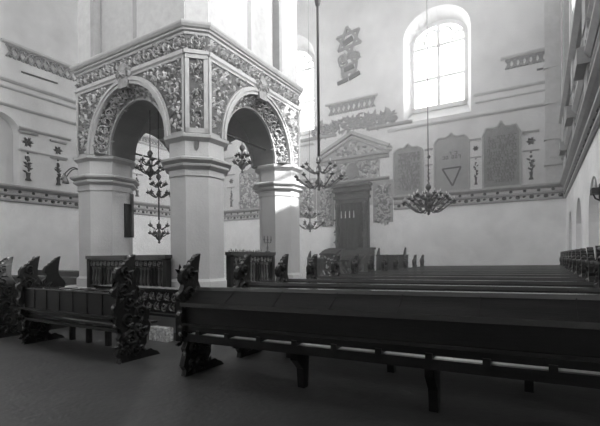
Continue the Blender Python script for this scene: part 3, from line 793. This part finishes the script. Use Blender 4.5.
strip(LEFO, 7.03, 3.85, 5.62, .44, 'star and vase strip on the left wall, next to the blind niche')
strip(LEFO, 8.02, 3.85, 5.55, .40, 'star and vase strip on the left wall, next to the wall lamp')
strip(LEFO, 11.3, 3.85, 5.6, .40, 'star and vase strip on the left wall, seen through the front arch')
# long cornice linking the strips on the left wall
strings('trim_10', LEFW, [(6.75, 8.45, 5.66, .09, .10), (6.75, 8.35, 4.96, .06, .06)])
m = MB(); LEFO.bar(m, 6.84, 7.58, 8.02, 7.62, .05, 0, .03); wtag(m.build('iron_bar', 'iron'), 'thin dark iron bar on the left wall, under its lattice band', 'bar')
m = MB(); FARO.bar(m, -.05, 7.67, .52, 7.67, .06, 0, .03); wtag(m.build('iron_bar', 'iron'), 'thin dark iron bar on the far wall, under the corner lattice band', 'bar')
# pale blind-window frame in the left wall niche is part of the wall; lattice bands
def lattice(f, u0, u1, z0, z1, label, top=True):
    t = thing('lattice_band', f.p((u0+u1)/2, z0), label, 'ornament', None)
    if top:
        m = MB(); f.mould(m, u0-.15, u1+.1, [(0, z1+.12), (.10, z1+.12), (.08, z1+.06), (.03, z1+.03), (0, z1+.03)]); m.build('cornice', 'ledge', t)
    m = MB(); w = (z1-z0)*.62; n = max(1, round((u1-u0)/w)); w = (u1-u0)/n
    for i in range(n):
        a, b = u0+i*w, u0+(i+1)*w
        f.bar(m, a, z0, b, z1, .055, 0, .05); f.bar(m, a, z1, b, z0, .05, 0, .04)
        f.disc(m, (a+b)/2, (z0+z1)/2, .08, .05, .02, 5, 0, .6)
        f.disc(m, a+w*.5, z1-.06, .06, .04, 0, 4); f.disc(m, a+w*.5, z0+.05, .06, .04, 0, 4)
    f.bar(m, u0, z1, u1, z1, .05, 0, .05)
    m.build('lattice', 'wrelief', t)
lattice(LEFO, 6.40, 8.62, 7.92, 8.30, 'woven lattice band high on the left wall, beside the platform cornice')
lattice(LEFO, 11.2, 13.4, 6.35, 6.62, 'lattice band on the left wall, glimpsed through the front arch')
lattice(FARO, -1.0, .56, 7.90, 8.22, 'lattice band high in the corner right of the far window')
lattice(FARO, -7.95, -5.82, 7.55, 7.95, 'lattice band on the far wall, above the ark pediment')
# tall relief panel seen through the right arch
t = thing('relief_panel', FARO.p(-12.3, 3.78), 'tall grey leafy relief panel on the far wall, seen through the right arch', 'ornament')
m = MB(); FARO.poly(m, arch_outline(-13.0, -11.6, 3.78, 5.75, 0), 0, .03); m.build('ground', 'plaque', t)
l, d2 = MB(), MB(); foliage(FARO, l, d2, -12.95, -11.65, 3.85, 5.5, lambda u, z: True, 260, .03, (.10, .24)); l.build('pale_leaves', 'wrelief_lt', t); d2.build('leaves', 'plaque_dark', t)
# hanging crown-and-star ornament high above the ark
t = thing('star_ornament', FARO.p(-6.98, 8.72), 'star above a crown-like cartouche, hanging ornament high over the ark', 'ornament')
uc = -6.98
m = MB()
for s_ in (1, -1):
    P = [(uc+.58*cos(s_*PI/2+k*2*PI/3+.12), 10.62+.58*sin(s_*PI/2+k*2*PI/3+.12)) for k in range(3)]
    for p, q in zip(P, P[1:]+P[:1]): FARO.bar(m, *p, *q, .11, 0, .06+.01*s_)
for k in range(6): FARO.disc(m, uc+.56*cos(k*PI/3+.65), 10.62+.56*sin(k*PI/3+.65), .10, .06, .02, 5, k, .7)
m.build('star', 'plaque_dark', t)
m = MB(); FARO.bar(m, uc-.24, 10.50, uc+.20, 10.66, .20, .0, .09); m.build('star_tablet', 'letter', t)
m = MB()
for s_ in (-1, 1):
    for k in range(3): FARO.spiral(m, uc+s_*.30, 9.72+.09*k, .22, 1.1, k*2.1, .045, .07, 0, s_)
    for k in range(6): FARO.leaf(m, uc+s_*.12, 9.85, PI/2-s_*(.3+.28*k), .36, .06, .06, 0)
FARO.disc(m, uc, 9.95, .17, .08, 0, 6, 0, .8); FARO.disc(m, uc, 10.12, .09, .08, 0, 5, 0, .7)
m.build('crown', 'plaque_dark', t)
m = MB()
for p, q in (((-.30, 9.2), (.30, 9.3)), ((.30, 9.3), (.36, 9.62)), ((.36, 9.62), (-.34, 9.52)), ((-.34, 9.52), (-.30, 9.2))): FARO.bar(m, uc+p[0], p[1], uc+q[0], q[1], .10, 0, .05)
m.build('shield', 'plaque_dark', t)
m = MB(); FARO.bar(m, uc-.22, 9.38, uc+.22, 9.46, .17, .0, .08); m.build('shield_tablet', 'letter', t)
m = MB()
for s_ in (-1, 1):
    for k in range(6): FARO.leaf(m, uc+s_*.05, 9.08, PI/2-s_*(.6+.22*k), .52-.04*k, .06, .05, 0)
m.build('palm_leaves', 'plaque_dark', t)
m = MB(); FARO.bar(m, uc-.54, 8.86, uc-.05, 8.96, .15, 0, .06); FARO.bar(m, uc+.0, 8.96, uc+.50, 9.12, .16, 0, .07); m.build('base_scroll', 'letter', t)

# ------------------------------------------------------------------ ark with its pediment
UC = -6.84
t = thing('ark_pediment', FARO.p(UC, 4.45, .0), 'grey stucco pediment with leafy relief and oval crest above the ark', 'pediment')
l, d2 = MB(), MB()
for s in (-1, 1):      # foliage festoons beside the lattice band
    foliage(FARO, l, d2, UC+s*.9-.95, UC+s*.9+.95, 6.75, 7.25, lambda u, z: z < 7.28-abs(u-UC)*.1, 150, 0, (.14, .30), .06)
    for (a, z, r) in ((.35, 7.15, .26), (.85, 7.05, .22), (1.35, 7.0, .24), (1.85, 6.95, .18)): FARO.spiral(d2, UC+s*a, z, r, 1.2, s, r*.16, .06, 0, s)
    for k in range(10): FARO.leaf(d2, UC+s*1.5, 7.0, PI/2-s*(.12*k-.1), .50-.03*k, .09, .05, 0)
l.build('pale_foliage', 'wrelief', t); d2.build('foliage', 'wrelief', t)
m = MB()
for s in (-1, 1):
    FARO.mould(m, min(UC+s*.75, UC+s*2.55), max(UC+s*.75, UC+s*2.55), [(0, 6.72), (.12, 6.72), (.09, 6.64), (0, 6.6)])
    FARO.bar(m, UC, 6.62, UC+s*1.62, 5.86, .13, 0, .15); FARO.bar(m, UC, 6.42, UC+s*1.55, 5.68, .07, 0, .09)
    FARO.disc(m, UC+s*1.60, 5.74, .16, .07, 0, 8, 0, .75)
FARO.mould(m, UC-1.6, UC+1.6, [(0, 5.62), (.20, 5.62), (.18, 5.54), (.09, 5.50), (.06, 5.42), (0, 5.38)])
FARO.mould(m, UC-1.6, UC+1.6, [(0, 4.62), (.10, 4.62), (.10, 4.56), (.04, 4.5), (0, 4.48)])
m.build('cornices', 'ledge_dark', t)
m = MB(); FARO.poly(m, [(UC-1.5, 5.62), (UC+1.5, 5.62), (UC, 6.42)], 0, .02); FARO.box(m, UC-1.35, UC+1.2, 4.62, 5.38, 0, .02); m.build('relief_ground', 'wrelief_bg', t)
l, d2 = MB(), MB()
foliage(FARO, l, d2, UC-1.3, UC+1.3, 5.66, 6.4, lambda u, z: z < 6.30-abs(u-UC)*.5, 130, .02, (.10, .22), .05)
foliage(FARO, l, d2, UC-1.3, UC+1.15, 4.66, 5.34, lambda u, z: True, 190, .02, (.10, .22), .05)
for s in (-1, 1): FARO.spiral(d2, UC+s*.6, 5.0, .24, 1.2, 0, .05, .06, .02, s)
l.build('pale_leaves', 'wrelief_lt', t); d2.build('leaves', 'plaque_dark', t)
m = MB(); FARO.poly(m, [(UC+.27*cos(k*PI/8), 5.0+.34*sin(k*PI/8)) for k in range(16)], .02, .09); m.build('oval_crest', 'plaque_dark', t)
for s in (-1, 1):
    side = 'left' if s < 0 else 'right'
    t = thing('relief_panel', FARO.p(UC+s*1.3, 2.6), ('leafy relief strip beside the ark, behind the small pale chandelier' if s < 0 else 'leafy relief strip between the ark and the lettered plaque'), 'ornament')
    m = MB(); FARO.box(m, UC+s*1.32-.42, UC+s*1.32+.42, 2.75, 4.46, 0, .02); m.build('ground', 'wrelief_bg', t)
    l, d2 = MB(), MB(); foliage(FARO, l, d2, UC+s*1.32-.24, UC+s*1.32+.24, 2.75, 4.20, lambda u, z: True, 240, .02, (.10, .22), .05)
    l.build('pale_leaves', 'wrelief_lt', t); d2.build('leaves', 'plaque_dark', t)
t = thing('relief_panel', FARO.p(-9.0, 3.2), 'wide worn leafy relief field, left of the ark', 'ornament')
m = MB(); FARO.box(m, -9.75, -8.62, 3.15, 4.9, 0, .02); m.build('ground', 'wrelief_bg', t)
l, d2 = MB(), MB(); foliage(FARO, l, d2, -9.55, -8.85, 3.3, 4.7, lambda u, z: True, 230, .02, (.10, .24), .05); l.build('pale_leaves', 'wrelief_lt', t); d2.build('leaves', 'plaque_dark', t)

ark = thing('ark', (UC, YF-.3, 0), 'tall dark wooden ark with stepped cornice and carved side columns on the far wall', 'ark')
yb = YF-.02
m = MB().box(UC-.86, UC+.86, YF-.42, yb, 0.0, 1.62); m.build('base', 'ark', ark)
m = MB()
for (w, y, z0, z1) in ((.74, .20, 3.62, 3.80), (.80, .30, 3.80, 3.92), (.76, .24, 3.92, 4.10), (.84, .36, 4.10, 4.20), (.80, .30, 4.20, 4.30), (.88, .42, 4.30, 4.42)):
    m.box(UC-w, UC+w, YF-y, yb, z0, z1)
cn = m.build('cornice', 'ark', ark)
l, d2 = MB(), MB(); g = FR((0, YF-.24, 0), (1, 0, 0), (0, -1, 0)); scroll_row(g, l, d2, UC-.7, UC+.7, 4.01, .07, 0, .02); l.build('carving', 'wood_grey', cn); d2.build('dark_carving', 'ark', cn)
m = MB()
n = 28
for i in range(n):
    x0, x1 = UC-.50+1.0*i/n, UC-.50+1.0*(i+1)/n
    y0, y1 = YF-.16-.04*(i % 2), YF-.16-.04*((i+1) % 2)
    m.add([(x0, y0, 1.62), (x1, y1, 1.62), (x1, y1, 3.62), (x0, y0, 3.62), (x0, yb, 1.62), (x1, yb, 1.62), (x1, yb, 3.62), (x0, yb, 3.62)], [(0, 1, 2, 3), (4, 5, 6, 7), (0, 4, 7, 3), (1, 5, 6, 2), (3, 2, 6, 7), (0, 1, 5, 4)])
m.build('curtain', 'curtain', ark)
for s in (-1, 1):
    x = UC+s*.63
    m = MB().box(x-.12, x+.12, YF-.20, yb, 1.62, 3.62); p = m.build('pilaster', 'ark', ark)
    m = MB().lathe((x, YF-.27, 1.62), [(0, .10), (.1, .10), (.14, .06), (.3, .075), (1.0, .06), (1.7, .055), (1.78, .10), (1.9, .09), (2.0, .10)], 10); m.build('column', 'ark', ark)
    l, d2 = MB(), MB(); g = FR((0, YF-.335, 0), (1, 0, 0), (0, -1, 0))
    foliage(g, l, d2, x-.07, x+.07, 1.8, 3.3, lambda u, z: True, 50, 0, (.06, .12), .03); d2.add(l.v, l.f); d2.build('vine_carving', 'wood_grey', ark)
    m = MB().box(x+s*.02-.36, x+s*.02+.36, YF-.45, yb, 1.64, 1.72); m.box(x+s*.1-.22, x+s*.1+.22, YF-.38, yb, 1.42, 1.64); m.build('bracket_shelf', 'ark', ark)
for i in range(4):
    x = UC-.42+.19*i
    m = MB().lathe((x, YF-.30, 2.98), [(0, .02), (.02, .03), (.30, .012)], 6); m.build('taper', 'candle', ark)

# steps, lecterns and stalls before the ark
m = MB().box(UC-.8, UC+.8, 15.05, 15.56, 0, .55); m.box(UC-.8, UC+.8, 14.8, 15.05, 0, .28)
wtag(m.build('ark_steps', 'stone'), 'stone steps climbing to the foot of the ark', 'steps')
def lectern(x, y, h, w, mat1, mat2, label):
    t = thing('lectern', (x, y, 0), label, 'lectern')
    m = MB().box(x-w/2, x+w/2, y-.24, y+.24, 0, .10); m.box(x-w*.32, x+w*.32, y-.16, y+.16, .10, h-.18); b = m.build('pedestal', mat1, t)
    m = MB()
    m.extr([(x-w/2, y-.26, h-.20), (x-w/2, y+.24, h-.02), (x-w/2, y+.24, h-.08), (x-w/2, y-.26, h-.26)], (w, 0, 0)); m.build('slope', mat1, t)
    g = FR((0, y-.161, 0), (1, 0, 0), (0, -1, 0)); l, d2 = MB(), MB()
    foliage(g, l, d2, x-w*.3, x+w*.3, .2, h-.3, lambda u, z: True, 60, 0, (.08, .18), .05); l.build('pale_carving', mat2, t); d2.build('carving', mat1, t)
lectern(-7.12, 14.35, 1.68, .72, 'wood_carved', 'relief', 'carved lectern with pale scrollwork, below the left side of the ark')
lectern(-6.44, 14.4, 1.42, .40, 'wood_carved', 'wood_grey', 'narrow carved lectern in the middle before the ark')
lectern(-5.93, 14.4, 1.45, .40, 'wood_carved', 'wood_grey', 'narrow carved lectern below the right side of the ark')
def stall(x0, x1, y, h, label, pale):
    t = thing('stall', ((x0+x1)/2, y, 0), label, 'stall')
    m = MB().box(x0, x1, y-.05, y+.05, .12, h); m.build('front_panel', 'wood', t)
    m = MB().box(x0-.04, x1+.04, y-.10, y+.14, h, h+.05); m.build('top', pale, t)
    for x in (x0, x1):
        m = MB().extr([(x-.03, y-.12, 0), (x-.03, y+.40, 0), (x-.03, y+.34, .5), (x-.03, y+.18, h), (x-.03, y+.16, h+.32), (x-.03, y+.04, h+.18), (x-.03, y-.08, h)], (.06, 0, 0)); m.build('end_panel', 'wood_carved', t)
    m = MB().box(x0, x1, y+.05, y+.42, .42, .46); m.build('seat', 'wood', t)
stall(-8.25, -7.68, 14.6, 1.28, 'small stall with a pale lid, left of the carved lecterns', 'wood_gold')
stall(-5.35, -4.32, 14.85, 1.36, 'plain dark stall against the far wall, right of the ark', 'wood_rail')

# ------------------------------------------------------------------ sunlit dust haze filling the hall
hm = bpy.data.materials.new('dust_haze'); hm.use_nodes = True; nt = hm.node_tree; nt.nodes.clear()
ho = nt.nodes.new('ShaderNodeOutputMaterial'); hv = nt.nodes.new('ShaderNodeVolumeScatter')
hv.inputs['Density'].default_value = 0.0075; hv.inputs['Anisotropy'].default_value = 0.35
nt.links.new(hv.outputs[0], ho.inputs['Volume'])
gm = nt.nodes.new('ShaderNodeNewGeometry'); sx = nt.nodes.new('ShaderNodeSeparateXYZ'); mr = nt.nodes.new('ShaderNodeMapRange')   # thicker towards the far end of the hall
mr.inputs['From Min'].default_value = 2.5; mr.inputs['From Max'].default_value = 11.0; mr.inputs['To Min'].default_value = 0.0006; mr.inputs['To Max'].default_value = 0.020
nt.links.new(gm.outputs['Position'], sx.inputs[0]); nt.links.new(sx.outputs['Y'], mr.inputs['Value']); nt.links.new(mr.outputs[0], hv.inputs['Density'])
hm.cycles.volume_step_rate = 2.0
mb = MB().box(XL-1.3, XR+1.3, YB-1.3, YF+1.3, -.5, ZC+.6); hz = mb.build('haze', hm); tag(hz, 'thin bright dust haze filling the whole hall', 'haze', kind='stuff')
hz.visible_shadow = True
# ------------------------------------------------------------------ camera
cam = bpy.data.cameras.new('camera'); co = bpy.data.objects.new('camera', cam); COL.objects.link(co); C.camera = co
th, rho, f_px = math.radians(30.7), math.radians(.43), 404.0
F = Vector((-sin(th), cos(th), 0)); R0 = Vector((cos(th), sin(th), 0)); Zv = Vector((0, 0, 1))
Rp = R0*cos(rho)-Zv*sin(rho); Up = Zv*cos(rho)+R0*sin(rho)
mw = Matrix((Rp, Up, -F)).transposed().to_4x4(); mw.translation = Vector((0, 0, 1.35)); co.matrix_world = mw
cam.sensor_fit = 'HORIZONTAL'; cam.sensor_width = 36.0; cam.lens = 36.0*f_px/600.0
cam.shift_x = 0.0; cam.shift_y = (257-213)/600.0
cam.clip_start = 0.02; cam.clip_end = 200

# ------------------------------------------------------------------ light: daylight through the windows
w = bpy.data.worlds.new('sky'); C.world = w; w.use_nodes = True
bg = w.node_tree.nodes['Background']; bg.inputs['Color'].default_value = (1, 1, 1, 1); bg.inputs['Strength'].default_value = 1.6
def win_light(fr, h, power, name):
    u0, u1, z0, zs, rise, ins, sill, top = h
    L = bpy.data.lights.new(name, 'AREA'); L.shape = 'RECTANGLE'; L.size = (u1-u0-2*ins)*.95; L.size_y = (zs+rise*.6-z0-sill)
    L.energy = power; L.spread = math.radians(140)
    o = bpy.data.objects.new(name, L); COL.objects.link(o)
    p = fr.p((u0+u1)/2, (z0+sill+zs+rise*.6)/2, -WT-.25)
    o.matrix_world = Matrix((fr.u, fr.z if False else Vector((0, 0, 1)), fr.u.cross(Vector((0, 0, 1))))).transposed().to_4x4()
    # area lights shine along their local -Z
    zax = -fr.n; yax = Vector((0, 0, 1)); xax = yax.cross(zax)
    mm = Matrix((xax, yax, zax)).transposed().to_4x4(); mm.translation = p; o.matrix_world = mm
for h in far_holes: win_light(FARW, h, 140, 'daylight')
for h in right_wins: win_light(RIGW, h, 440, 'daylight')
for h in left_wins: win_light(LEFW, h, 135, 'daylight')
for h in back_wins: win_light(BACW, h, 65, 'daylight')
S = bpy.data.lights.new('sun', 'SUN'); S.energy = 9.0; S.angle = math.radians(1.0); so = bpy.data.objects.new('sun', S); COL.objects.link(so)
el, az = math.radians(34), math.radians(5)
ld = Vector((cos(el)*cos(az), cos(el)*sin(az), sin(el)))
so.rotation_euler = ld.to_track_quat('Z', 'Y').to_euler(); so.location = (6, 12, 16)

C.view_settings.view_transform = 'Standard'; C.view_settings.look = 'None'; C.view_settings.gamma = 1; C.view_settings.use_curve_mapping = False
C.view_settings.exposure = 1.28
C.cycles.use_denoising = True
C.cycles.volume_bounces = 1; C.cycles.max_bounces = 8; C.cycles.diffuse_bounces = 5; C.cycles.transparent_max_bounces = 8
C.cycles.caustics_reflective = False; C.cycles.caustics_refractive = False
